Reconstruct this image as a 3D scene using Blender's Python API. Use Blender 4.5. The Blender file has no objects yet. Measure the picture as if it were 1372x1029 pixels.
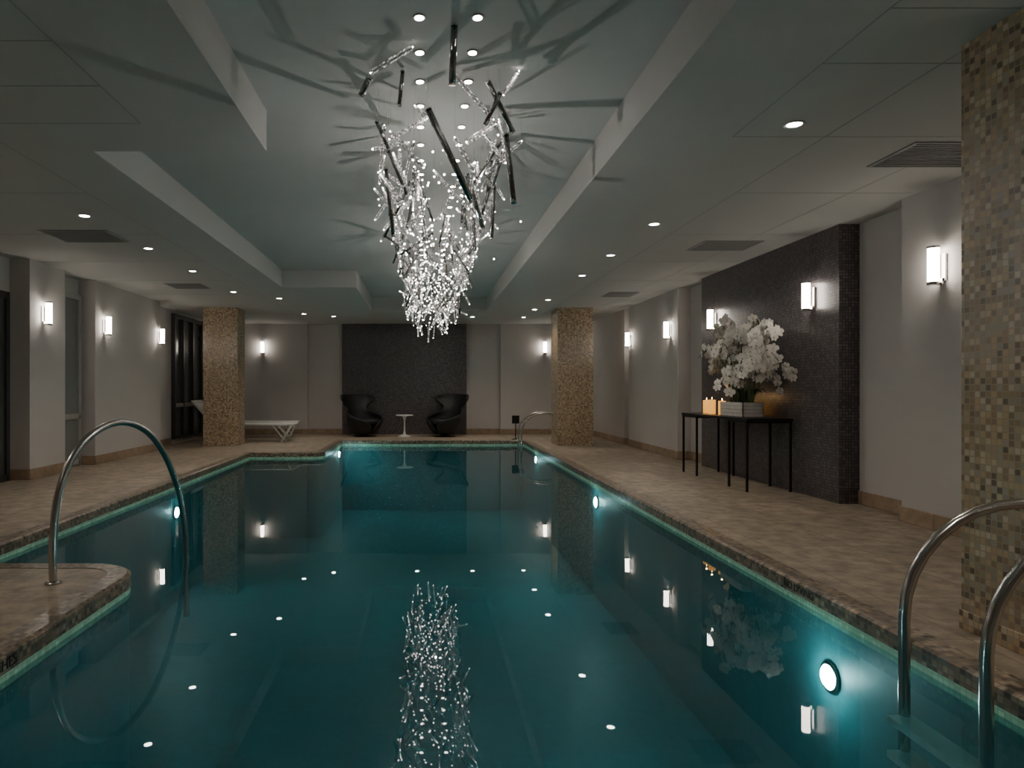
import bpy, bmesh, math, random
from mathutils import Vector, Matrix, geometry
random.seed(7)
scene = bpy.context.scene
COL = scene.collection

# ------------------------------------------------------------ materials
def new_mat(name):
    m = bpy.data.materials.new(name); m.use_nodes = True
    nt = m.node_tree
    for n in list(nt.nodes): nt.nodes.remove(n)
    out = nt.nodes.new('ShaderNodeOutputMaterial')
    return m, nt, out

def principled(name, col, rough=0.6, metal=0.0, noise=0.0, nscale=8.0, emis=None, estr=0.0, spec=0.5, bump=0.0):
    m, nt, out = new_mat(name)
    b = nt.nodes.new('ShaderNodeBsdfPrincipled')
    nt.links.new(b.outputs[0], out.inputs[0])
    b.inputs['Roughness'].default_value = rough
    b.inputs['Metallic'].default_value = metal
    b.inputs['Specular IOR Level'].default_value = spec
    c = (*col, 1)
    b.inputs['Base Color'].default_value = c
    if noise > 0 or bump > 0:
        g = nt.nodes.new('ShaderNodeNewGeometry')
        n = nt.nodes.new('ShaderNodeTexNoise'); n.inputs['Scale'].default_value = nscale
        n.inputs['Detail'].default_value = 5
        nt.links.new(g.outputs['Position'], n.inputs['Vector'])
        mx = nt.nodes.new('ShaderNodeMix'); mx.data_type = 'RGBA'
        mx.inputs[6].default_value = (*[v*(1-noise) for v in col], 1)
        mx.inputs[7].default_value = (*[min(1, v*(1+noise)) for v in col], 1)
        nt.links.new(n.outputs['Fac'], mx.inputs[0])
        nt.links.new(mx.outputs[2], b.inputs['Base Color'])
        if bump > 0:
            bp = nt.nodes.new('ShaderNodeBump'); bp.inputs['Strength'].default_value = bump
            bp.inputs['Distance'].default_value = 0.01
            nt.links.new(n.outputs['Fac'], bp.inputs['Height'])
            nt.links.new(bp.outputs[0], b.inputs['Normal'])
    if emis:
        b.inputs['Emission Color'].default_value = (*emis, 1)
        b.inputs['Emission Strength'].default_value = estr
    return m

def emit(name, col, s, sample=True):
    m, nt, out = new_mat(name)
    e = nt.nodes.new('ShaderNodeEmission')
    e.inputs[0].default_value = (*col, 1); e.inputs[1].default_value = s
    nt.links.new(e.outputs[0], out.inputs[0])
    if not sample:
        m.cycles.emission_sampling = 'NONE'
    return m

def tile_mat(name, size, cols, grout, gw=0.1, rough=0.3, nz=0.0, nscale=5.0, spec=0.5, bump=0.25):
    m, nt, out = new_mat(name)
    N, L = nt.nodes, nt.links
    b = N.new('ShaderNodeBsdfPrincipled'); L.new(b.outputs[0], out.inputs[0])
    b.inputs['Roughness'].default_value = rough
    b.inputs['Specular IOR Level'].default_value = spec
    g = N.new('ShaderNodeNewGeometry')
    def vm(op, a, bb=None, val=None, sc=None):
        n = N.new('ShaderNodeVectorMath'); n.operation = op
        L.new(a, n.inputs[0])
        if bb is not None: L.new(bb, n.inputs[1])
        if val is not None: n.inputs[1].default_value = val
        if sc is not None: n.inputs['Scale'].default_value = sc
        return n.outputs[0]
    def ma(op, a, bb):
        n = N.new('ShaderNodeMath'); n.operation = op
        L.new(a, n.inputs[0])
        if isinstance(bb, float): n.inputs[1].default_value = bb
        else: L.new(bb, n.inputs[1])
        return n.outputs[0]
    off = vm('SCALE', g.outputs['True Normal'], sc=0.004)
    p = vm('SUBTRACT', g.outputs['Position'], off)
    s = vm('DIVIDE', p, val=size)
    cell = vm('FLOOR', s); fr = vm('FRACTION', s)
    wn = N.new('ShaderNodeTexWhiteNoise'); wn.noise_dimensions = '3D'
    L.new(cell, wn.inputs['Vector'])
    ramp = N.new('ShaderNodeValToRGB'); ramp.color_ramp.interpolation = 'CONSTANT'
    els = ramp.color_ramp.elements
    while len(els) < len(cols): els.new(0.5)
    for i, c in enumerate(cols):
        els[i].position = i/len(cols); els[i].color = (*c, 1)
    L.new(wn.outputs['Value'], ramp.inputs[0])
    base = ramp.outputs[0]
    if nz > 0:
        n = N.new('ShaderNodeTexNoise'); n.inputs['Scale'].default_value = nscale; n.inputs['Detail'].default_value = 8
        n.inputs['Roughness'].default_value = 0.65
        L.new(g.outputs['Position'], n.inputs['Vector'])
        mr = N.new('ShaderNodeMapRange'); mr.inputs['From Min'].default_value = .3; mr.inputs['From Max'].default_value = .7
        mr.inputs['To Min'].default_value = 1-nz; mr.inputs['To Max'].default_value = 1+nz
        L.new(n.outputs['Fac'], mr.inputs['Value'])
        mm = N.new('ShaderNodeVectorMath'); mm.operation = 'SCALE'
        L.new(base, mm.inputs[0]); L.new(mr.outputs[0], mm.inputs['Scale'])
        base = mm.outputs[0]
    h = vm('ABSOLUTE', vm('SUBTRACT', fr, val=(.5, .5, .5)))
    sx = N.new('ShaderNodeSeparateXYZ'); L.new(h, sx.inputs[0])
    sn = N.new('ShaderNodeSeparateXYZ'); L.new(vm('ABSOLUTE', g.outputs['True Normal']), sn.inputs[0])
    tot = None
    for i in range(3):
        a = ma('GREATER_THAN', sx.outputs[i], 0.5-gw/2)
        c = ma('LESS_THAN', sn.outputs[i], 0.6)
        mlt = ma('MULTIPLY', a, c)
        tot = mlt if tot is None else ma('MAXIMUM', tot, mlt)
    mx = N.new('ShaderNodeMix'); mx.data_type = 'RGBA'
    L.new(tot, mx.inputs[0]); L.new(base, mx.inputs[6]); mx.inputs[7].default_value = (*grout, 1)
    L.new(mx.outputs[2], b.inputs['Base Color'])
    if bump > 0:
        bp = N.new('ShaderNodeBump'); bp.invert = True; bp.inputs['Strength'].default_value = bump
        bp.inputs['Distance'].default_value = 0.003
        L.new(tot, bp.inputs['Height']); L.new(bp.outputs[0], b.inputs['Normal'])
    return m

M = {}
M['wall'] = principled('paint_warm_grey', (.54, .51, .49), .85, noise=.04, nscale=2)
M['ceil'] = principled('ceiling_paint', (.51, .51, .49), .9, noise=.03, nscale=3)
M['coffer'] = principled('coffer_paint', (.50, .52, .505), .85, noise=.03, nscale=2)
M['joint'] = principled('ceiling_joint', (.33, .33, .32), .9, noise=.05)
mosc = [(.48, .34, .20), (.34, .24, .14), (.54, .41, .26), (.28, .215, .14), (.42, .315, .205), (.24, .175, .115), (.49, .35, .20), (.33, .28, .20), (.56, .44, .31), (.32, .22, .13), (.38, .32, .24), (.17, .13, .09)]
M['mosaic'] = tile_mat('gold_glass_mosaic', (.03, .03, .03), mosc, (.37, .29, .20), .16, .25)
copc = [(.36, .26, .17), (.20, .15, .11), (.42, .33, .23), (.12, .095, .075), (.30, .23, .165), (.09, .07, .055), (.27, .20, .13), (.20, .18, .15), (.38, .31, .23), (.15, .11, .08)]
M['copm'] = tile_mat('coping_mosaic', (.03, .03, .03), copc, (.20, .165, .125), .16, .28, nz=.2, nscale=7)
M['dark'] = tile_mat('dark_mosaic', (.03, .03, .03),
    [(.095, .083, .085), (.13, .112, .114), (.075, .066, .068), (.165, .14, .14), (.11, .095, .097)], (.045, .04, .04), .2, .3)
M['deck'] = tile_mat('travertine_deck', (.61, .61, .61),
    [(.33, .272, .20), (.37, .305, .228), (.30, .247, .182), (.345, .285, .212)], (.20, .16, .12), .014, .45, nz=.50, nscale=7, bump=.1)
M['base'] = tile_mat('travertine_skirting', (.6, .6, .6),
    [(.34, .25, .165), (.38, .285, .195), (.31, .225, .145)], (.2, .15, .11), .015, .5, nz=.25, nscale=9)
M['pool'] = tile_mat('pool_plaster_tile', (.05, .05, .05),
    [(.05, .235, .26), (.046, .225, .25), (.054, .245, .27)], (.047, .22, .24), .06, .5, nz=.12, nscale=1.2, bump=0)
M['steel'] = principled('brushed_steel', (.55, .53, .50), .22, 1.0, noise=.08, nscale=30)
M['dmetal'] = principled('black_metal', (.02, .018, .017), .4, .6, noise=.1)
M['white'] = principled('white_lacquer', (.72, .72, .70), .35, noise=.03)
M['black'] = principled('black_leather', (.011, .011, .013), .5, noise=.2, nscale=30, bump=.1)
M['frame'] = principled('dark_window_frame', (.045, .045, .045), .4, .3, noise=.1)
M['wframe'] = principled('pale_door_frame', (.40, .39, .37), .5, noise=.05)
M['glassdark'] = principled('night_glass', (.08, .086, .084), .12, noise=.1)
M['frost'] = principled('frosted_glass', (.22, .23, .22), .3, noise=.08)
M['vent'] = principled('vent_grille', (.24, .24, .235), .6, noise=.1)
M['sconce'] = emit('sconce_glass', (1.0, .90, .79), 24.0)
M['down'] = emit('downlight_lens', (1.0, .95, .88), 60.0, False)
M['led'] = emit('led_bead', (1.0, .91, .82), 30.0, False)
M['poolled'] = emit('pool_light_lens', (.92, 1.0, .98), 300.0, False)
M['strip'] = tile_mat('waterline_tile_painted_glow', (.03, .03, .03), [(.27, .42, .30), (.34, .5, .38), (.2, .34, .24)], (.14, .26, .19), .12, .3, nz=.3, nscale=9)
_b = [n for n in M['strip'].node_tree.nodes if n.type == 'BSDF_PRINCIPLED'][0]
_b.inputs['Emission Color'].default_value = (.26, .58, .38, 1); _b.inputs['Emission Strength'].default_value = .12  # emission stands in for pool light falling on the tile
M['candle'] = principled('candle_wax', (.80, .45, .14), .5, noise=.1, emis=(1.0, .43, .07), estr=1.0)
M['flame'] = emit('candle_flame', (1, .65, .25), 20, False)
M['petal'] = principled('orchid_petal', (.84, .80, .74), .6, noise=.05, nscale=40)
M['lip'] = principled('orchid_lip', (.60, .42, .28), .6, noise=.1)
M['leaf'] = principled('orchid_leaf', (.04, .085, .03), .45, noise=.3, nscale=12)
M['stem'] = principled('orchid_stem', (.09, .11, .04), .6, noise=.2)
M['soil'] = principled('moss', (.05, .06, .03), .9, noise=.4, nscale=40)
M['planter'] = principled('whitewashed_wood', (.55, .52, .47), .7, noise=.25, nscale=18, bump=.2)
M['tread'] = principled('ladder_tread_plastic', (.70, .86, .82), .4, noise=.05)
M['ink'] = principled('black_tile_lettering', (.02, .018, .016), .4, noise=.1)
M['tubedark'] = principled('smoked_chrome_tube', (.26, .26, .25), .16, 1.0, noise=.6, nscale=55, bump=.3)

def glassy(name, tint, gl, rough=.05):
    m, nt, out = new_mat(name)
    t = nt.nodes.new('ShaderNodeBsdfTransparent'); t.inputs[0].default_value = (*tint, 1)
    g = nt.nodes.new('ShaderNodeBsdfGlossy'); g.inputs['Roughness'].default_value = rough
    lw = nt.nodes.new('ShaderNodeLayerWeight'); lw.inputs['Blend'].default_value = gl
    nz = nt.nodes.new('ShaderNodeTexNoise'); nz.inputs['Scale'].default_value = 90
    bp = nt.nodes.new('ShaderNodeBump'); bp.inputs['Strength'].default_value = .5; bp.inputs['Distance'].default_value = .004
    nt.links.new(nz.outputs['Fac'], bp.inputs['Height']); nt.links.new(bp.outputs[0], g.inputs['Normal'])
    # internal glow of the LED-lit, bubbled glass
    vo = nt.nodes.new('ShaderNodeTexVoronoi'); vo.inputs['Scale'].default_value = 48
    ge = nt.nodes.new('ShaderNodeNewGeometry'); nt.links.new(ge.outputs['Position'], vo.inputs['Vector'])
    mr = nt.nodes.new('ShaderNodeMapRange'); mr.inputs['From Min'].default_value = .08; mr.inputs['From Max'].default_value = .36
    mr.inputs['To Min'].default_value = 2.4; mr.inputs['To Max'].default_value = .0
    nt.links.new(vo.outputs['Distance'], mr.inputs['Value'])
    em = nt.nodes.new('ShaderNodeEmission'); em.inputs[0].default_value = (1, .92, .84, 1)
    nt.links.new(mr.outputs[0], em.inputs[1])
    ad = nt.nodes.new('ShaderNodeAddShader')
    nt.links.new(g.outputs[0], ad.inputs[0]); nt.links.new(em.outputs[0], ad.inputs[1])
    mx = nt.nodes.new('ShaderNodeMixShader')
    nt.links.new(lw.outputs['Fresnel'], mx.inputs[0]); nt.links.new(t.outputs[0], mx.inputs[1]); nt.links.new(ad.outputs[0], mx.inputs[2])
    nt.links.new(mx.outputs[0], out.inputs[0])
    m.cycles.emission_sampling = 'NONE'
    return m
M['tubeglass'] = glassy('bubbled_glass_tube', (.84, .85, .85), .52)

# water: clear tinted body + teal veil painted for in-water light scatter + mirror surface
m, nt, out = new_mat('pool_water')
t = nt.nodes.new('ShaderNodeBsdfTransparent'); t.inputs[0].default_value = (.42, .74, .77, 1)
df = nt.nodes.new('ShaderNodeBsdfDiffuse'); df.inputs[0].default_value = (.014, .105, .115, 1)
mh = nt.nodes.new('ShaderNodeMixShader'); mh.inputs[0].default_value = .40
nt.links.new(t.outputs[0], mh.inputs[1]); nt.links.new(df.outputs[0], mh.inputs[2])
g = nt.nodes.new('ShaderNodeBsdfGlossy'); g.inputs['Roughness'].default_value = 0.012
fr = nt.nodes.new('ShaderNodeFresnel'); fr.inputs['IOR'].default_value = 1.40
nz = nt.nodes.new('ShaderNodeTexNoise'); nz.inputs['Scale'].default_value = 1.6; nz.inputs['Detail'].default_value = 2
ge = nt.nodes.new('ShaderNodeNewGeometry'); nt.links.new(ge.outputs['Position'], nz.inputs['Vector'])
bp = nt.nodes.new('ShaderNodeBump'); bp.inputs['Strength'].default_value = .05; bp.inputs['Distance'].default_value = .01
nt.links.new(nz.outputs['Fac'], bp.inputs['Height']); nt.links.new(bp.outputs[0], g.inputs['Normal'])
mx = nt.nodes.new('ShaderNodeMixShader')
nt.links.new(fr.outputs[0], mx.inputs[0]); nt.links.new(mh.outputs[0], mx.inputs[1]); nt.links.new(g.outputs[0], mx.inputs[2])
nt.links.new(mx.outputs[0], out.inputs[0])
M['water'] = m

# ------------------------------------------------------------ mesh builder
class B:
    def __init__(s, *mats):
        s.bm = bmesh.new(); s.mats = list(mats)
    def mi(s, k):
        if k not in s.mats: s.mats.append(k)
        return s.mats.index(k)
    def quad(s, pts, k, smooth=False):
        vs = [s.bm.verts.new(p) for p in pts]
        f = s.bm.faces.new(vs); f.material_index = s.mi(k); f.smooth = smooth
        return f
    def box(s, x0, x1, y0, y1, z0, z1, k, mat=None):
        i = s.mi(k)
        v = [Vector((x, y, z)) for x in (x0, x1) for y in (y0, y1) for z in (z0, z1)]
        if mat is not None: v = [mat @ p for p in v]
        v = [s.bm.verts.new(p) for p in v]
        for q in ((0, 1, 3, 2), (4, 6, 7, 5), (0, 4, 5, 1), (2, 3, 7, 6), (0, 2, 6, 4), (1, 5, 7, 3)):
            f = s.bm.faces.new([v[j] for j in q]); f.material_index = i
    def tube(s, pts, r, k, n=10, cap=True):
        i = s.mi(k); pts = [Vector(p) for p in pts]
        rs = r if isinstance(r, (list, tuple)) else [r]*len(pts)
        rings = []; up = None
        for j, p in enumerate(pts):
            if j == 0: d = pts[1]-p
            elif j == len(pts)-1: d = p-pts[j-1]
            else: d = (pts[j+1]-pts[j-1])
            d.normalize()
            if up is None:
                up = Vector((0, 0, 1)) if abs(d.z) < .9 else Vector((1, 0, 0))
            a = (up - d*up.dot(d)).normalized(); up = a
            b = d.cross(a)
            rings.append([s.bm.verts.new(p + (a*math.cos(2*math.pi*q/n)+b*math.sin(2*math.pi*q/n))*rs[j]) for q in range(n)])
        for j in range(len(rings)-1):
            for q in range(n):
                f = s.bm.faces.new((rings[j][q], rings[j][(q+1) % n], rings[j+1][(q+1) % n], rings[j+1][q]))
                f.material_index = i; f.smooth = True
        if cap:
            for rg in (rings[0][::-1], rings[-1]):
                f = s.bm.faces.new(rg); f.material_index = i
    def lathe(s, prof, c, k, n=28):
        """prof: (r,z) list; c centre"""
        i = s.mi(k); rings = []
        for r, z in prof:
            rings.append([s.bm.verts.new((c[0]+r*math.cos(2*math.pi*q/n), c[1]+r*math.sin(2*math.pi*q/n), c[2]+z)) for q in range(n)])
        for j in range(len(rings)-1):
            for q in range(n):
                f = s.bm.faces.new((rings[j][q], rings[j][(q+1) % n], rings[j+1][(q+1) % n], rings[j+1][q]))
                f.material_index = i; f.smooth = True
        for rg in (rings[0][::-1], rings[-1]):
            f = s.bm.faces.new(rg); f.material_index = i
    def done(s, name, parent=None, bevel=0, recalc=True, loc=None):
        if recalc: bmesh.ops.recalc_face_normals(s.bm, faces=s.bm.faces)
        me = bpy.data.meshes.new(name); s.bm.to_mesh(me); s.bm.free()
        for k in s.mats: me.materials.append(M[k])
        o = bpy.data.objects.new(name, me); COL.objects.link(o)
        if bevel:
            bv = o.modifiers.new('bevel', 'BEVEL'); bv.width = bevel; bv.segments = 2; bv.limit_method = 'ANGLE'
        if parent: o.parent = parent
        if loc: o.location = loc
        return o

def empty(name, loc=(0, 0, 0), rz=0):
    e = bpy.data.objects.new(name, None); COL.objects.link(e)
    e.location = loc; e.rotation_euler = (0, 0, rz); e.empty_display_size = .1
    return e

def lamp(name, kind, loc, energy, col=(1, .93, .84), parent=None, **kw):
    l = bpy.data.lights.new(name, kind); l.energy = energy; l.color = col
    rot = kw.pop('rot', None)
    for k, v in kw.items(): setattr(l, k, v)
    o = bpy.data.objects.new(name, l); COL.objects.link(o); o.location = loc
    if rot: o.rotation_euler = rot
    if parent: o.parent = parent
    return o

# ------------------------------------------------------------ room constants
ZC = 2.726; ZT = 3.0
XL, XR, YB, YN = -5.1, 4.25, 17.0, -2.5
WZ = -.11

# pool outline (CCW)
def arc(cx, cy, r, a0, a1, n=8):
    return [(cx+r*math.cos(math.radians(a0+(a1-a0)*i/n)), cy+r*math.sin(math.radians(a0+(a1-a0)*i/n))) for i in range(n+1)]
R1, R2 = .34, .3
outline = [(2.18, .5), (2.18, 14.8), (-1.77, 14.8)]
outline += arc(-1.77-R2, 12.0+R2, R2, 0, -90)           # convex stone corner (far)
outline += [(-3.05, 12.0), (-3.05, 4.38)]
outline += arc(-1.77-R1, 4.38-R1, R1, 90, 0)            # near peninsula corner
outline += [(-1.77, .5)]
def offset(poly, d):
    n = len(poly); res = []
    for i in range(n):
        p0, p1, p2 = Vector(poly[i-1]), Vector(poly[i]), Vector(poly[(i+1) % n])
        e1 = (p1-p0).normalized(); e2 = (p2-p1).normalized()
        n1 = Vector((e1.y, -e1.x)); n2 = Vector((e2.y, -e2.x))
        b = (n1+n2).normalized(); k = d/max(.3, b.dot(n1))
        res.append(tuple(p1+b*k))
    return res
def band(b, loopA, za, loopB, zb, k, smooth=False):
    n = len(loopA)
    for i in range(n):
        j = (i+1) % n
        b.quad([(*loopA[i], za), (*loopA[j], za), (*loopB[j], zb), (*loopB[i], zb)], k, smooth)
def fill(b, loops, z, k):
    lp = [[Vector((*p, z)) for p in l] for l in loops]
    flat = [p for l in lp for p in l]
    vs = [b.bm.verts.new(p) for p in flat]; i = b.mi(k)
    for tri in geometry.tessellate_polygon(lp):
        try:
            f = b.bm.faces.new([vs[t] for t in tri]); f.material_index = i
            f.normal_update()
            if f.normal.z < 0: f.normal_flip()
        except ValueError: pass

cop = offset(outline, .12)
# floor (deck)
b = B('deck')
fill(b, [[(XL-.2, YN-.2), (XR+.2, YN-.2), (XR+.2, YB+.2), (XL-.2, YB+.2)], cop], 0.0, 'deck')
b.done('floor', recalc=False)
# coping
b = B('copm')
lip = offset(outline, -.012); li2 = offset(outline, .012)
band(b, li2, 0.004, cop, 0.004, 'copm'); band(b, lip, -.008, li2, .004, 'copm')
band(b, lip, -.078, lip, -.008, 'copm'); band(b, outline, -.078, lip, -.078, 'copm')
band(b, outline, -.14, outline, -.078, 'copm'); band(b, cop, .004, cop, -.02, 'copm')
coping = b.done('pool_coping')
# waterline tile, with the underwater light on it painted in as emission
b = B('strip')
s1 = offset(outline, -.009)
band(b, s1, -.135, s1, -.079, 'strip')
b.done('waterline_painted_glow', recalc=False)
# basin
b = B('pool')
band(b, outline, -1.5, outline, -.14, 'pool'); fill(b, [outline], -1.5, 'pool')
b.done('swimming_pool_basin')
b = B('water'); fill(b, [offset(outline, .0)], WZ, 'water'); b.done('pool_water', recalc=False)

# ceiling
b = B('ceil', 'coffer')
b.box(XL-.2, XR+.2, YN-.2, YB+.2, ZT, ZT+.15, 'coffer')
for x0, x1, y0, y1 in ((1.3, XR+.2, YN-.2, YB+.2), (XL-.2, -2.23, YN-.2, YB+.2), (-2.23, -1.06, YN-.2, 4.62),
                       (-2.23, -1.06, 10.8, YB+.2), (-1.06, 1.3, YN-.2, .8), (-1.06, 1.3, 14.0, YB+.2)):
    b.box(x0, x1, y0, y1, ZC, ZT-.0005, 'ceil')
b.done('ceiling')
# joints between ceiling panels
b = B('joint')
def jy(x, y0, y1): b.box(x-.003, x+.003, y0, y1, ZC-.0015, ZC+.001, 'joint')
def jx(y, x0, x1): b.box(x0, x1, y-.003, y+.003, ZC-.0015, ZC+.001, 'joint')
jy(1.97, 0, 4.35); jy(2.56, 1, 16.9); jy(-1.71, 0, 4.13); jy(-2.75, 0, 16.9); jy(3.5, 3.4, 16.9)
for y in (2.2, 2.88, 3.37, 4.35): jx(y, 1.97, 3.9)
for y in (2.4, 3.15, 3.62, 4.13): jx(y, -2.75, -1.71)
for y in (5.6, 7.1, 8.6, 10.1, 11.6, 13.1, 14.6): jx(y, 2.56, 4.0); jx(y, -4.8, -2.75)
b.done('trim_ceiling_joints')
# vents
for (x0, x1, y0, y1) in ((3.2, 3.95, 4.44, 4.93), (3.05, 3.7, 7.4, 7.9), (3.1, 3.6, 11.3, 11.9), (-3.9, -3.2, 6.9, 7.45), (-3.95, -3.4, 10.4, 10.9)):
    b = B('vent', 'frame')
    b.box(x0, x1, y0, y1, ZC-.008, ZC, 'vent')
    n = 12
    for i in range(n):
        y = y0+.03+(y1-y0-.06)*i/(n-1)
        b.box(x0+.03, x1-.03, y-.004, y+.004, ZC-.014, ZC-.008, 'vent')
    b.done('ceiling_vent')

# walls
def prot(b, k, boxes):
    for bx in boxes: b.box(*bx, 0, ZC, k)
XP = 4.05
right_p = [(XP, XR+.01, 1.0, 5.78), (XP, XR+.01, 10.86, 13.45), (XP, XR+.01, 13.74, 16.86)]
left_p = [(XL-.01, -4.85, 8.42, 9.25), (XL-.01, -4.85, 10.1, 12.6), (XL-.01, -4.85, 2.0, 6.9)]
back_p = [(XL+.02, -2.86, 16.87, YB+.01), (1.91, XR-.02, 16.87, YB+.01)]
b = B('wall'); b.box(XR, XR+.2, YN, YB+.2, 0, ZC, 'wall'); prot(b, 'wall', right_p); b.done('wall_right')
b = B('wall'); b.box(XL-.2, XL, YN, YB+.2, 0, ZC, 'wall'); prot(b, 'wall', left_p); b.done('wall_left')
b = B('wall'); b.box(XL, XR, YB, YB+.2, 0, ZC, 'wall'); prot(b, 'wall', back_p); b.done('wall_back')
b = B('wall'); b.box(XL, XR, YN-.2, YN, 0, ZC, 'wall'); b.done('wall_near')
def bb(name, main, ps, e=.015, h=.13):
    b = B('base'); b.box(*main, 0, h, 'base')
    for (x0, x1, y0, y1) in ps: b.box(x0-e, x1+e, y0-e, y1+e, 0, h, 'base')
    b.done(name, bevel=.004)
bb('baseboard_right', (XR-.015, XR, YN, YB), right_p)
bb('baseboard_left', (XL, XL+.015, YN, 13.8), left_p)
bb('baseboard_back', (XL, XR, YB-.015, YB), back_p)
# dark mosaic feature panels
b = B('dark'); b.box(XP, XR, 6.65, 9.93, 0, ZC, 'dark'); b.done('wall_feature_panel_right')
b = B('dark'); b.box(-2.0, 1.07, 16.85, YB, 0, ZC, 'dark'); b.done('wall_feature_panel_back')

# columns
for (x0, x1, y0, y1) in ((2.66, 3.36, 13.5, 14.2), (-4.35, -3.67, 13.5, 14.05), (2.52, 3.2, 2.85, 3.2)):
    b = B('mosaic'); b.box(x0, x1, y0, y1, 0, ZC, 'mosaic')
    b.box(x0-.006, x1+.006, y0-.006, y1+.006, 0, .09, 'mosaic')
    b.done('mosaic_column', bevel=.004)

# window & doors on left wall
b = B('frame', 'glassdark')
b.box(XL, XL+.02, 13.85, 16.4, .12, 2.62, 'glassdark')
for y in (13.85, 14.35, 14.95, 15.55, 16.35): b.box(XL, XL+.08, y-.035, y+.035, .1, 2.65, 'frame')
for z in (.1, .78, 2.6): b.box(XL, XL+.075, 13.85, 16.35, z-.035 if z > .2 else z, z+.045, 'wframe' if z == .78 else 'frame')
b.done('window_1', bevel=.004)
b = B('wframe', 'frost')
b.box(XL, XL+.03, 9.3, 10.08, 0, 2.45, 'frost')
for y in (9.32, 10.04): b.box(XL, XL+.06, y-.04, y+.04, 0, 2.5, 'wframe')
for z in (.02, .68, 2.42): b.box(XL, XL+.06, 9.32, 10.04, z, z+.08, 'wframe')
b.tube([(XL+.09, 9.5, .95), (XL+.09, 9.5, 1.25)], .012, 'steel')
b.done('door_1', bevel=.004)
b = B('frame', 'glassdark')
b.box(XL, XL+.03, 7.0, 8.3, 0, 2.25, 'glassdark')
for y in (7.02, 7.66, 8.3): b.box(XL, XL+.06, y-.035, y+.035, 0, 2.3, 'frame')
b.box(XL, XL+.06, 7.02, 8.3, 2.22, 2.3, 'frame'); b.box(XL, XL+.06, 7.02, 8.3, 0, .08, 'frame')
b.tube([(XL+.1, 7.75, .9), (XL+.1, 7.75, 1.5)], .014, 'steel')
b.done('door_2', bevel=.004)

# ------------------------------------------------------------ sconces
def sconce(loc, rz, k=1.0):
    """local: wall at y=0, projects to -y"""
    e = B('sconce', 'steel')
    e.box(-.045, .045, -.018, 0, -.12, .09, 'steel')
    e.box(-.03, .03, -.03, -.018, -.15, -.10, 'steel')
    e.lathe([(.040, -.13), (.040, .135)], (0, -.075, 0), 'sconce', 20)
    e.lathe([(.044, -.15), (.044, -.128)], (0, -.075, 0), 'steel', 20)
    e.lathe([(.044, .133), (.044, .15)], (0, -.075, 0), 'steel', 20)
    o = e.done('wall_sconce'); o.location = loc; o.rotation_euler = (0, 0, rz)
    return o
ZS = 2.08
for y in (5.32, 7.09, 9.46, 11.17, 13.3): sconce((XP, y, ZS), -math.pi/2)
sconce((XP, 2.2, ZS), -math.pi/2)
for y in (8.71, 10.37, 12.5, 4.2): sconce((-4.85, y, ZS), math.pi/2)
sconce((-3.96, 16.87, 2.14), 0); sconce((3.0, 16.87, 2.14), 0)

# ------------------------------------------------------------ downlights
dl = [(2.25, y) for y in (4.14, 6.65, 8.2, 9.67, 12.3, 13.8, 15.3)]
dl += [(-3.14, 6.33), (-3.14, 7.8), (-3.14, 9.3), (-3.14, 11.3), (-2.55, 12.1), (-2.55, 14.6), (-1.98, 15.1), (-.13, 15.2), (1.1, 15.2)]
dl += [(1.8, 1.6), (-3.14, 1.6), (-3.14, 3.2), (0, -.6), (3.6, .2)]  # out of view, added as fill; the first warms the near column
for (x, y) in dl:
    b = B('down', 'white')
    b.lathe([(.042, -.003), (.044, -.001)], (0, 0, 0), 'down', 20)
    b.lathe([(.054, 0), (.062, -.004), (.048, -.006), (.045, -.002)], (0, 0, 0), 'white', 20)
    o = b.done('recessed_downlight'); o.location = (x, y, ZC-.001)
    lamp('downlight_beam', 'SPOT', (0, 0, -.02), 60 if (x, y) == (1.8, 1.6) else 37, (1, .89, .76), o, spot_size=math.radians(120), spot_blend=1.0, shadow_soft_size=.035)

# ------------------------------------------------------------ chandelier
CX = .13
b = B('tubeglass', 'tubedark', 'led', 'steel')
def rod(p, q, r, k, ends=True):
    p, q = Vector(p), Vector(q)
    b.tube([p, q], r, k, 10, cap=(k == 'tubedark'))
    d = (q-p).normalized()
    if ends and k != 'tubedark':
        for t in (p-d*.004, q+d*.004):
            bead(t, random.uniform(.004, .007))
    elif ends:
        for t in (p, q):
            b.tube([t-d*.004, t+d*.004], r*1.12, 'steel', 10)
    top = p if p.z > q.z else q
    b.tube([top, (top.x, top.y, ZT)], .0008, 'steel', 3, cap=False)
def bead(c, r):
    mt = Matrix.Translation(c)
    g = bmesh.ops.create_icosphere(b.bm, subdivisions=1, radius=r, matrix=mt)
    i = b.mi('led')
    for v in g['verts']:
        for f in v.link_faces: f.material_index = i
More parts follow.
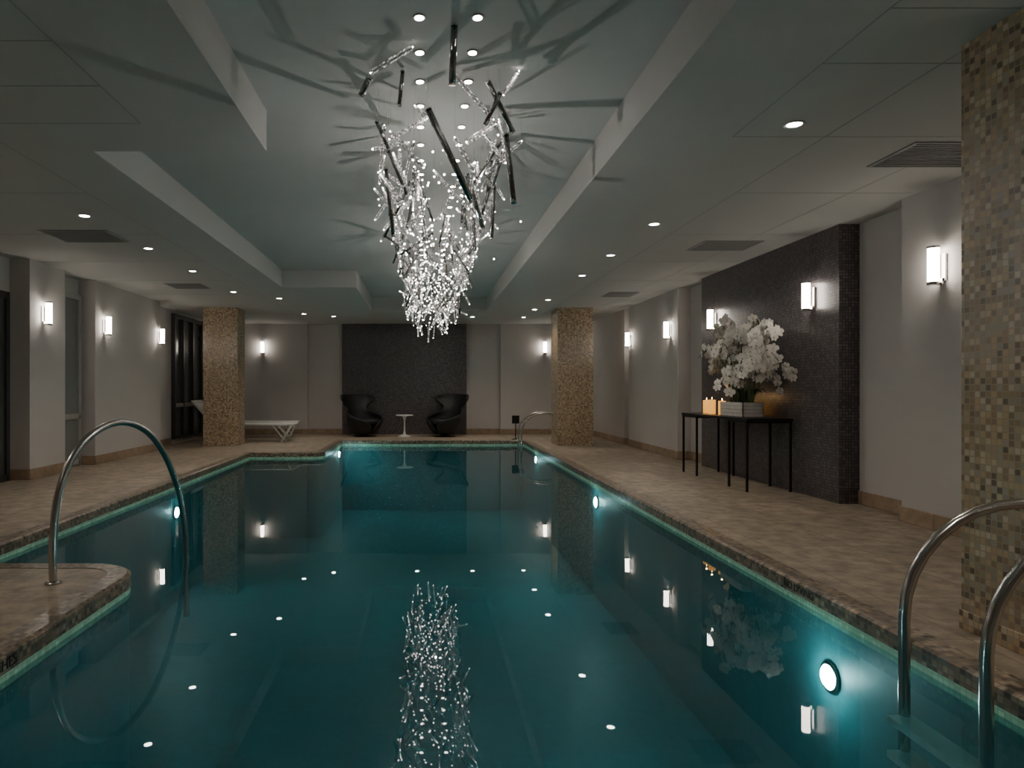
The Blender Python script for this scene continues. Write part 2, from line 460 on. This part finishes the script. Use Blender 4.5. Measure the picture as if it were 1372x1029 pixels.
# hero tubes
H = [((.15, 3.55, 2.70), (.16, 3.5, 2.985), .018, 1), ((-.36, 4.0, 2.84), (-.31, 3.95, 2.92), .020, 1),
     ((-.29, 3.8, 2.88), (-.06, 3.7, 2.97), .014, 0), ((.03, 4.1, 2.80), (.30, 4.2, 2.27), .020, 1),
     ((.51, 4.2, 2.68), (.545, 4.1, 2.24), .017, 1), ((.38, 4.0, 2.92), (.54, 4.1, 2.66), .016, 1),
     ((.36, 4.0, 2.66), (.45, 4.0, 2.85), .014, 1), ((.25, 3.9, 2.53), (.44, 4.0, 2.68), .016, 0),
     ((-.28, 4.3, 2.48), (-.12, 4.2, 2.26), .016, 0), ((-.25, 4.6, 2.6), (-.2, 4.6, 2.15), .014, 1),
     ((.02, 4.2, 2.78), (-.2, 4.1, 2.62), .014, 0), ((.46, 3.9, 2.8), (.56, 4.0, 2.98), .012, 0),
     ((-.3, 4.4, 2.84), (-.22, 4.4, 2.66), .012, 1), ((.52, 5.0, 2.6), (.5, 5.0, 2.22), .015, 1),
     ((.3, 4.7, 2.6), (.42, 4.8, 2.25), .016, 1), ((-.12, 4.0, 2.98), (-.14, 4.0, 2.78), .012, 1),
     ((.18, 4.0, 2.96), (.42, 4.1, 2.74), .013, 0), ((-.2, 4.2, 2.7), (.0, 4.25, 2.5), .014, 0),
     ((.5, 4.3, 2.62), (.38, 4.4, 2.40), .014, 0), ((.2, 4.3, 2.7), (.36, 4.4, 2.46), .014, 0),
     ((-.05, 4.3, 2.9), (.12, 4.3, 2.72), .012, 0), ((-.33, 4.5, 2.7), (-.1, 4.6, 2.78), .012, 0)]
for p, q, r, k in H: rod(p, q, r, 'tubedark' if k else 'tubeglass')
for i in range(290):
    u = random.random()**.85
    y = 4.2 + 7.6*u
    zmin = 2.26-.36*min(1, (y-4)/6); zmax = 2.90
    side = random.choice((-1, 1)); hw = .43-.04*max(0, (y-8)/4)
    x = CX + side*(hw*random.random()**.65)
    edge = abs(x-CX)/.45
    z = zmin+.12+(zmax-zmin-.22)*random.random()**1.0
    z = max(z, zmin+.08+.45*edge**1.6)
    L = random.uniform(.18, .42)
    d = Vector((random.gauss(0, .42), random.gauss(0, .55), random.choice((-1, 1))*random.uniform(.45, 1.3))).normalized()*L/2
    p = Vector((x, y, z))
    if p.z+abs(d.z) > 2.95: p.z = 2.95-abs(d.z)
    dark = random.random() < .30
    rod(p-d, p+d, random.uniform(.008, .014), 'tubedark' if dark else 'tubeglass')
for i in range(230):
    y = random.uniform(4.4, 12); x = CX+random.gauss(0, .16)
    bead(Vector((x, y, random.uniform(2.10, 2.85))), random.uniform(.005, .009))
# ceiling pin spots of the chandelier, two rows
y = 3.45
while y < 12.6:
    for x in (-.02, .275):
        b.lathe([(.030, -.004), (.033, -.001), (.033, .002)], (x, y, ZT-.003), 'steel', 14)
        b.lathe([(.023, -.006), (.023, -.004)], (x, y, ZT-.003), 'led', 12)
    y += .36
ch = b.done('glass_tube_chandelier', recalc=False)
for (x, y, z) in ((.12, 4.9, 2.02), (.15, 8.2, 1.88)):
    lamp('chandelier_bulb', 'POINT', (x, y, z), 13.0, (1, .95, .9), ch, shadow_soft_size=.006)

# ------------------------------------------------------------ underwater lights
def plight(loc, rz, e, glow=.0):
    b = B('poolled', 'steel')
    b.lathe([(.082, 0), (.082, .012), (.068, .016)], (0, 0, 0), 'steel', 24)
    b.lathe([(.066, .015), (.05, .028), (.02, .034)], (0, 0, 0), 'poolled', 24)
    o = b.done('underwater_pool_light'); o.location = loc
    o.rotation_euler = (0, math.pi/2, rz)
    lamp('pool_beam', 'SPOT', (0, 0, .05), e, (.80, 1.0, .96), o, spot_size=math.radians(165), spot_blend=1.0, shadow_soft_size=.06, rot=(0, math.pi, 0))
    if glow: lamp('pool_halo_fill', 'POINT', (0, 0, .11), glow, (.88, 1, .97), o, shadow_soft_size=.04)  # extra point lamp added to imitate the scattered halo on the wall
    return o
plight((2.178, 3.65, -.42), math.pi, 20, 6)
plight((2.178, 8.56, -.30), math.pi, 26, 5)
plight((2.178, 13.1, -.24), math.pi, 32, 5)
plight((-1.768, 14.2, -.24), 0, 34, 5)
plight((-1.768, 2.0, -.42), 0, 18, 0)  # out of view, added to brighten the opposite pool wall
plight((-3.048, 8.4, -.40), 0, 6, 1)

# ------------------------------------------------------------ handrails
def smooth_path(P, n=8):
    P = [Vector(p) for p in P]; Q = [P[0]]+P+[P[-1]]; out = []
    for i in range(1, len(Q)-2):
        for k in range(n):
            t = k/n; a, bq, c, d = Q[i-1], Q[i], Q[i+1], Q[i+2]
            out.append(.5*((2*bq)+(c-a)*t+(2*a-5*bq+4*c-d)*t*t+(3*bq-a-3*c+d)*t**3))
    out.append(P[-1]); return out
# step handrail on the peninsula
A = Vector((-2.13, 3.93, 0)); D = Vector((.33, 1.22, 0))
pr = [(0, 0), (.0, .25), (.03, .5), (.12, .72), (.28, .86), (.47, .90), (.66, .82), (.82, .63), (.94, .36), (1.0, .08), (1.02, -.2), (1.02, -.6)]
b = B('steel')
b.tube(smooth_path([(A+D*u)+Vector((0, 0, z)) for u, z in pr]), .022, 'steel', 14)
b.lathe([(.045, 0), (.045, .008), (.03, .014)], tuple(A), 'steel', 20)
b.done('pool_handrail')
# ladder near right
def ladder_rail(b, x0, x1, y, zb=-1.1):
    cx, rx = (x0+x1)/2, (x1-x0)/2
    pts = [(x0, y, zb), (x0, y, -.3), (x0, y, .05)]
    for i in range(0, 17):
        a = math.pi-math.pi*i/16
        pts.append((cx+rx*math.cos(a), y, .2+.46*math.sin(a)))
    pts += [(x1, y, .0)]
    b.tube(pts, .021, 'steel', 14)
    b.lathe([(.045, 0), (.045, .008), (.03, .014)], (x1, y, 0), 'steel', 20)
b = B('steel', 'tread')
for y in (2.74, 2.34): ladder_rail(b, 1.93, 2.86, y)
for z in (-.20, -.34, -.62, -.87): b.box(1.86, 1.96, 2.34, 2.74, z-.015, z+.012, 'tread')
b.done('pool_ladder')
# far grab rails
b = B('steel')
for y in (14.05, 14.5):
    cx, rx = 2.5, .48
    pts = [(cx-rx, y, -1.1), (cx-rx, y, .05)]+[(cx+rx*math.cos(math.pi-math.pi*i/12), y, .2+.42*math.sin(math.pi*i/12)) for i in range(13)]+[(cx+rx, y, 0)]
    b.tube(pts, .02, 'steel', 10)
    b.lathe([(.045, 0), (.045, .008), (.03, .014)], (cx+rx, y, 0), 'steel', 20)
b.done('pool_grab_rail')
# small pool sign on a stand
b = B('dmetal')
b.lathe([(.09, 0), (.09, .012), (.012, .02), (.012, .35)], (2.05, 15.15, 0), 'dmetal', 16)
b.box(1.97, 2.13, 15.12, 15.16, .35, .53, 'dmetal')
b.done('pool_rules_sign', bevel=.004)

# ------------------------------------------------------------ console table
b = B('dmetal')
tx0, tx1, ty0, ty1, tz = 3.50, 4.00, 7.38, 9.25, .80
b.box(tx0, tx1, ty0, ty1, tz-.03, tz, 'dmetal')
for (a0, a1) in ((7.40, 7.86), (8.76, 9.23)):
    for x in (tx0+.015, tx1-.015):
        for y in (a0+.012, a1-.012):
            b.box(x-.012, x+.012, y-.012, y+.012, 0, tz-.03, 'dmetal')
        b.box(x-.01, x+.01, a0, a1, tz-.055, tz-.03, 'dmetal')
    for y in (a0+.012, a1-.012): b.box(tx0, tx1, y-.01, y+.01, tz-.055, tz-.03, 'dmetal')
b.done('console_table', bevel=.002)
# candles
for (x, y, h) in ((3.72, 8.50, .17), (3.70, 8.75, .18), (3.74, 9.01, .17)):
    b = B('candle', 'flame', 'dmetal')
    b.lathe([(.043, 0), (.045, .005), (.045, h-.006), (.040, h), (.028, h-.008), (.004, h-.010)], (0, 0, 0), 'candle', 22)
    b.tube([(0, 0, h-.01), (0, 0, h+.01)], .0015, 'dmetal', 6)
    b.lathe([(.001, 0), (.005, .008), (.004, .016), (.0008, .028)], (0, 0, h+.006), 'flame', 10)
    o = b.done('pillar_candle'); o.location = (x, y, tz)
    lamp('candle_glow', 'POINT', (0, 0, h+.06), .25, (1, .6, .25), o, shadow_soft_size=.01)
# planter + orchids
PX0, PX1, PY0, PY1 = 3.62, 3.86, 7.74, 8.32
b = B('planter', 'soil')
for i in range(4):
    z0 = tz+.002+i*.041
    for bx in ((PX0, PX0+.015, PY0, PY1), (PX1-.015, PX1, PY0, PY1), (PX0, PX1, PY0, PY0+.015), (PX0, PX1, PY1-.015, PY1)):
        b.box(*bx, z0, z0+.038, 'planter')
b.box(PX0+.01, PX1-.01, PY0+.01, PY1-.01, tz, tz+.13, 'soil')
b.done('orchid_planter_box', bevel=.002)

b = B('petal', 'lip', 'leaf', 'stem')
def flower(c, nrm, s):
    nrm = nrm.normalized()
    up = Vector((0, 0, 1)); a = (up-nrm*up.dot(nrm))
    a = a.normalized() if a.length > .01 else Vector((1, 0, 0)); c2 = nrm.cross(a)
    roll = random.uniform(-.3, .3)
    for j, (ang, ln, w) in enumerate(((0, 1, .62), (72, 1.05, 1.0), (144, .95, .6), (216, .95, .6), (288, 1.05, 1.0))):
        t = math.radians(ang)+roll
        d = a*math.cos(t)+c2*math.sin(t); e = nrm.cross(d)
        P = [(0, .12, 0), (.35, w*.85, .06), (.7, w, .10), (.97, w*.5, .05)]
        L_ = []; R_ = []; C_ = []
        for (q, ww, h) in P:
            base = c+d*q*ln*s+nrm*h*s
            C_.append(b.bm.verts.new(base+nrm*.05*s)); L_.append(b.bm.verts.new(base+e*ww*s*.5)); R_.append(b.bm.verts.new(base-e*ww*s*.5))
        for q in range(3):
            for A_, B_ in ((L_, C_), (C_, R_)):
                f = b.bm.faces.new((A_[q], A_[q+1], B_[q+1], B_[q])); f.material_index = 0; f.smooth = True
    g = bmesh.ops.create_icosphere(b.bm, subdivisions=1, radius=s*.14, matrix=Matrix.Translation(c+nrm*s*.14-a*s*.08))
    for v in g['verts']:
        for f in v.link_faces: f.material_index = 1
cx, cy, z0 = (PX0+PX1)/2, (PY0+PY1)/2, tz+.135
for i in range(50):
    ang = 2*math.pi*i/50+random.uniform(-.2, .2)
    hgt = random.uniform(.34, .85) if i % 3 else random.uniform(.80, 1.06)
    spread = random.uniform(.14, .52)*(1.3-.85*hgt)
    dx, dy = math.cos(ang)*.8, math.sin(ang)*1.3
    bx, by = cx+dx*.07, cy+dy*.2
    P = []
    for k in range(13):
        t = k/12
        r = spread*(t**1.4)*1.25
        z = z0+hgt*(math.sin(min(1, t*1.2)*math.pi*.5)) - .30*max(0, t-.62)**1.2*(1.6-hgt)*2
        P.append(Vector((min(bx+dx*r, 3.95), by+dy*r, z)))
    b.tube(P, .004, 'stem', 5)
    for k in range(4, 13):
        if P[k].z > z0+.14 and random.random() < .92:
            nrm = Vector((dx+random.gauss(0, .35)-.4, dy+random.gauss(0, .35)-.4, random.uniform(-.3, .35)))
            c = P[k]+Vector((random.gauss(0, .03), random.gauss(0, .03), random.gauss(0, .02))); c.x = min(c.x, 3.95)
            flower(c, nrm, random.uniform(.044, .062))
for i in range(16):
    ang = random.uniform(0, 2*math.pi); L = random.uniform(.16, .28)
    d = Vector((math.cos(ang)*.6, math.sin(ang), 0)); e = Vector((-d.y, d.x, 0)).normalized()
    o_ = Vector((cx, cy+random.uniform(-.2, .2), z0)); pv = None
    for k in range(7):
        t = k/6; w = .035*math.sin(math.pi*min(.97, .12+t*.88))+.003
        c = o_+d*L*t+Vector((0, 0, .16*math.sin(t*2.3)+.02))
        cur = [b.bm.verts.new(c+e*w+Vector((0, 0, .01))), b.bm.verts.new(c), b.bm.verts.new(c-e*w+Vector((0, 0, .01)))]
        if pv:
            for q in range(2):
                f = b.bm.faces.new((pv[q], cur[q], cur[q+1], pv[q+1])); f.material_index = 2; f.smooth = True
        pv = cur
b.done('white_orchid_arrangement', recalc=False)

# ------------------------------------------------------------ lounge chairs
def wing_chair(loc, rz):
    e = empty('wingback_lounge_chair', loc, rz)
    rows = [  # z, halfangle deg, radius, cy shift back
        (.05, 178, .22, .02), (.14, 178, .31, .01), (.28, 176, .39, .0), (.38, 150, .42, -.02), (.46, 118, .43, -.01),
        (.53, 80, .41, .02), (.60, 52, .38, .06), (.68, 46, .38, .09), (.76, 56, .42, .10), (.85, 72, .48, .09), (.93, 74, .50, .10), (.99, 58, .48, .13)]
    bm = bmesh.new(); n = 24; g = []
    for (z, A_, r, cyy) in rows:
        g.append([bm.verts.new((r*math.sin(math.radians(-A_+2*A_*i/n))*1.0, cyy+r*math.cos(math.radians(-A_+2*A_*i/n)), z)) for i in range(n+1)])
    for j in range(len(g)-1):
        for i in range(n):
            f = bm.faces.new((g[j][i], g[j][i+1], g[j+1][i+1], g[j+1][i])); f.smooth = True
    me = bpy.data.meshes.new('shell'); bm.to_mesh(me); bm.free(); me.materials.append(M['black'])
    o = bpy.data.objects.new('shell', me); COL.objects.link(o); o.parent = e
    sd = o.modifiers.new('thick', 'SOLIDIFY'); sd.thickness = .05; sd.offset = 0
    ss = o.modifiers.new('sub', 'SUBSURF'); ss.levels = 1; ss.render_levels = 2
    b = B('black'); b.lathe([(.02, .28), (.32, .29), (.375, .34), (.37, .39), (.30, .42), (.02, .43)], (0, -.02, 0), 'black', 28)
    b.done('seat_cushion', e)
    b = B('dmetal'); b.lathe([(.27, 0), (.27, .012), (.06, .03), (.04, .12)], (0, 0, 0), 'dmetal', 28); b.done('swivel_base', e)
wing_chair((-1.38, 16.1, 0), math.radians(38))
wing_chair((.50, 16.1, 0), math.radians(-38))
b = B('white')
b.lathe([(.17, 0), (.17, .006), (.10, .02), (.035, .06), (.018, .14), (.018, .38), (.05, .47), (.10, .485), (.20, .49), (.205, .50), (.20, .51)], (0, 0, 0), 'white', 32)
o = b.done('tulip_side_table'); o.location = (-.44, 16.05, 0)

# ------------------------------------------------------------ sun loungers
def lounger(loc):
    b = B('white')
    K = .80
    for y in (-.31, .31):
        b.tube([(0, y, .36), (1.35*K, y, .36), (2.0*K, y, .36)], .018, 'white', 8)
        b.tube([(.0, y, .36), (-.30, y, .60), (-.54, y, .86)], .018, 'white', 8)
        b.tube([(1.95*K, y, .36), (1.72*K, y, .02), (1.68*K, y, .0)], .016, 'white', 8)
        b.tube([(1.45*K, y, .36), (1.80*K, y, .02)], .016, 'white', 8)
        b.tube([(.1, y, .36), (-.15, y, .02)], .016, 'white', 8)
        b.tube([(-.15, y, .36), (.1, y, .02)], .016, 'white', 8)
    for x in (1.70*K, 1.80*K, -.15, .1): b.tube([(x, -.31, .018), (x, .31, .018)], .014, 'white', 8)
    b.tube([(2.0*K, -.31, .36), (2.0*K, .31, .36)], .018, 'white', 8)
    b.tube([(-.54, -.31, .86), (-.54, .31, .86)], .018, 'white', 8)
    n = 22
    for i in range(n):
        x = .03+1.54*i/(n-1)
        b.box(x-.03, x+.03, -.30, .30, .358, .372, 'white')
    for i in range(10):
        t = (i+.5)/10; x = -.54*t; z = .36+.50*t
        mt = Matrix.Translation((x, 0, z)) @ Matrix.Rotation(math.radians(42), 4, 'Y')
        b.box(-.03, .03, -.30, .30, -.004, .01, 'white', mt)
    o = b.done('sun_lounger'); o.location = loc
lounger((-4.36, 14.75, 0)); lounger((-4.50, 15.75, 0))

# ------------------------------------------------------------ depth lettering on the coping
def label(txt, loc, rot, size):
    c = bpy.data.curves.new('depth_marking', 'FONT'); c.body = txt; c.size = size; c.extrude = .001; c.align_x = 'CENTER'; c.align_y = 'CENTER'
    c.materials.append(M['ink'])
    o = bpy.data.objects.new('depth_marking', c); COL.objects.link(o); o.location = loc; o.rotation_euler = rot; o.parent = coping
label('3 FT 6 INCHES', (-1.757, 2.75, -.042), (math.pi/2, 0, math.pi/2), .065)
label('NO DIVING', (2.167, 3.95, -.042), (math.pi/2, 0, -math.pi/2), .06)

# ------------------------------------------------------------ world + camera
w = bpy.data.worlds.new('night'); scene.world = w; w.use_nodes = True
bg = w.node_tree.nodes.get('Background')
bg.inputs[0].default_value = (.01, .012, .015, 1); bg.inputs[1].default_value = 1
cam = bpy.data.cameras.new('camera'); co = bpy.data.objects.new('camera', cam); COL.objects.link(co)
co.location = (0, 0, 1.12); co.rotation_euler = (math.pi/2, 0, 0)
cam.sensor_width = 36; cam.lens = 36*915/1372; cam.shift_x = 119/1372; cam.shift_y = 6.5/1372
cam.clip_start = .05
scene.camera = co
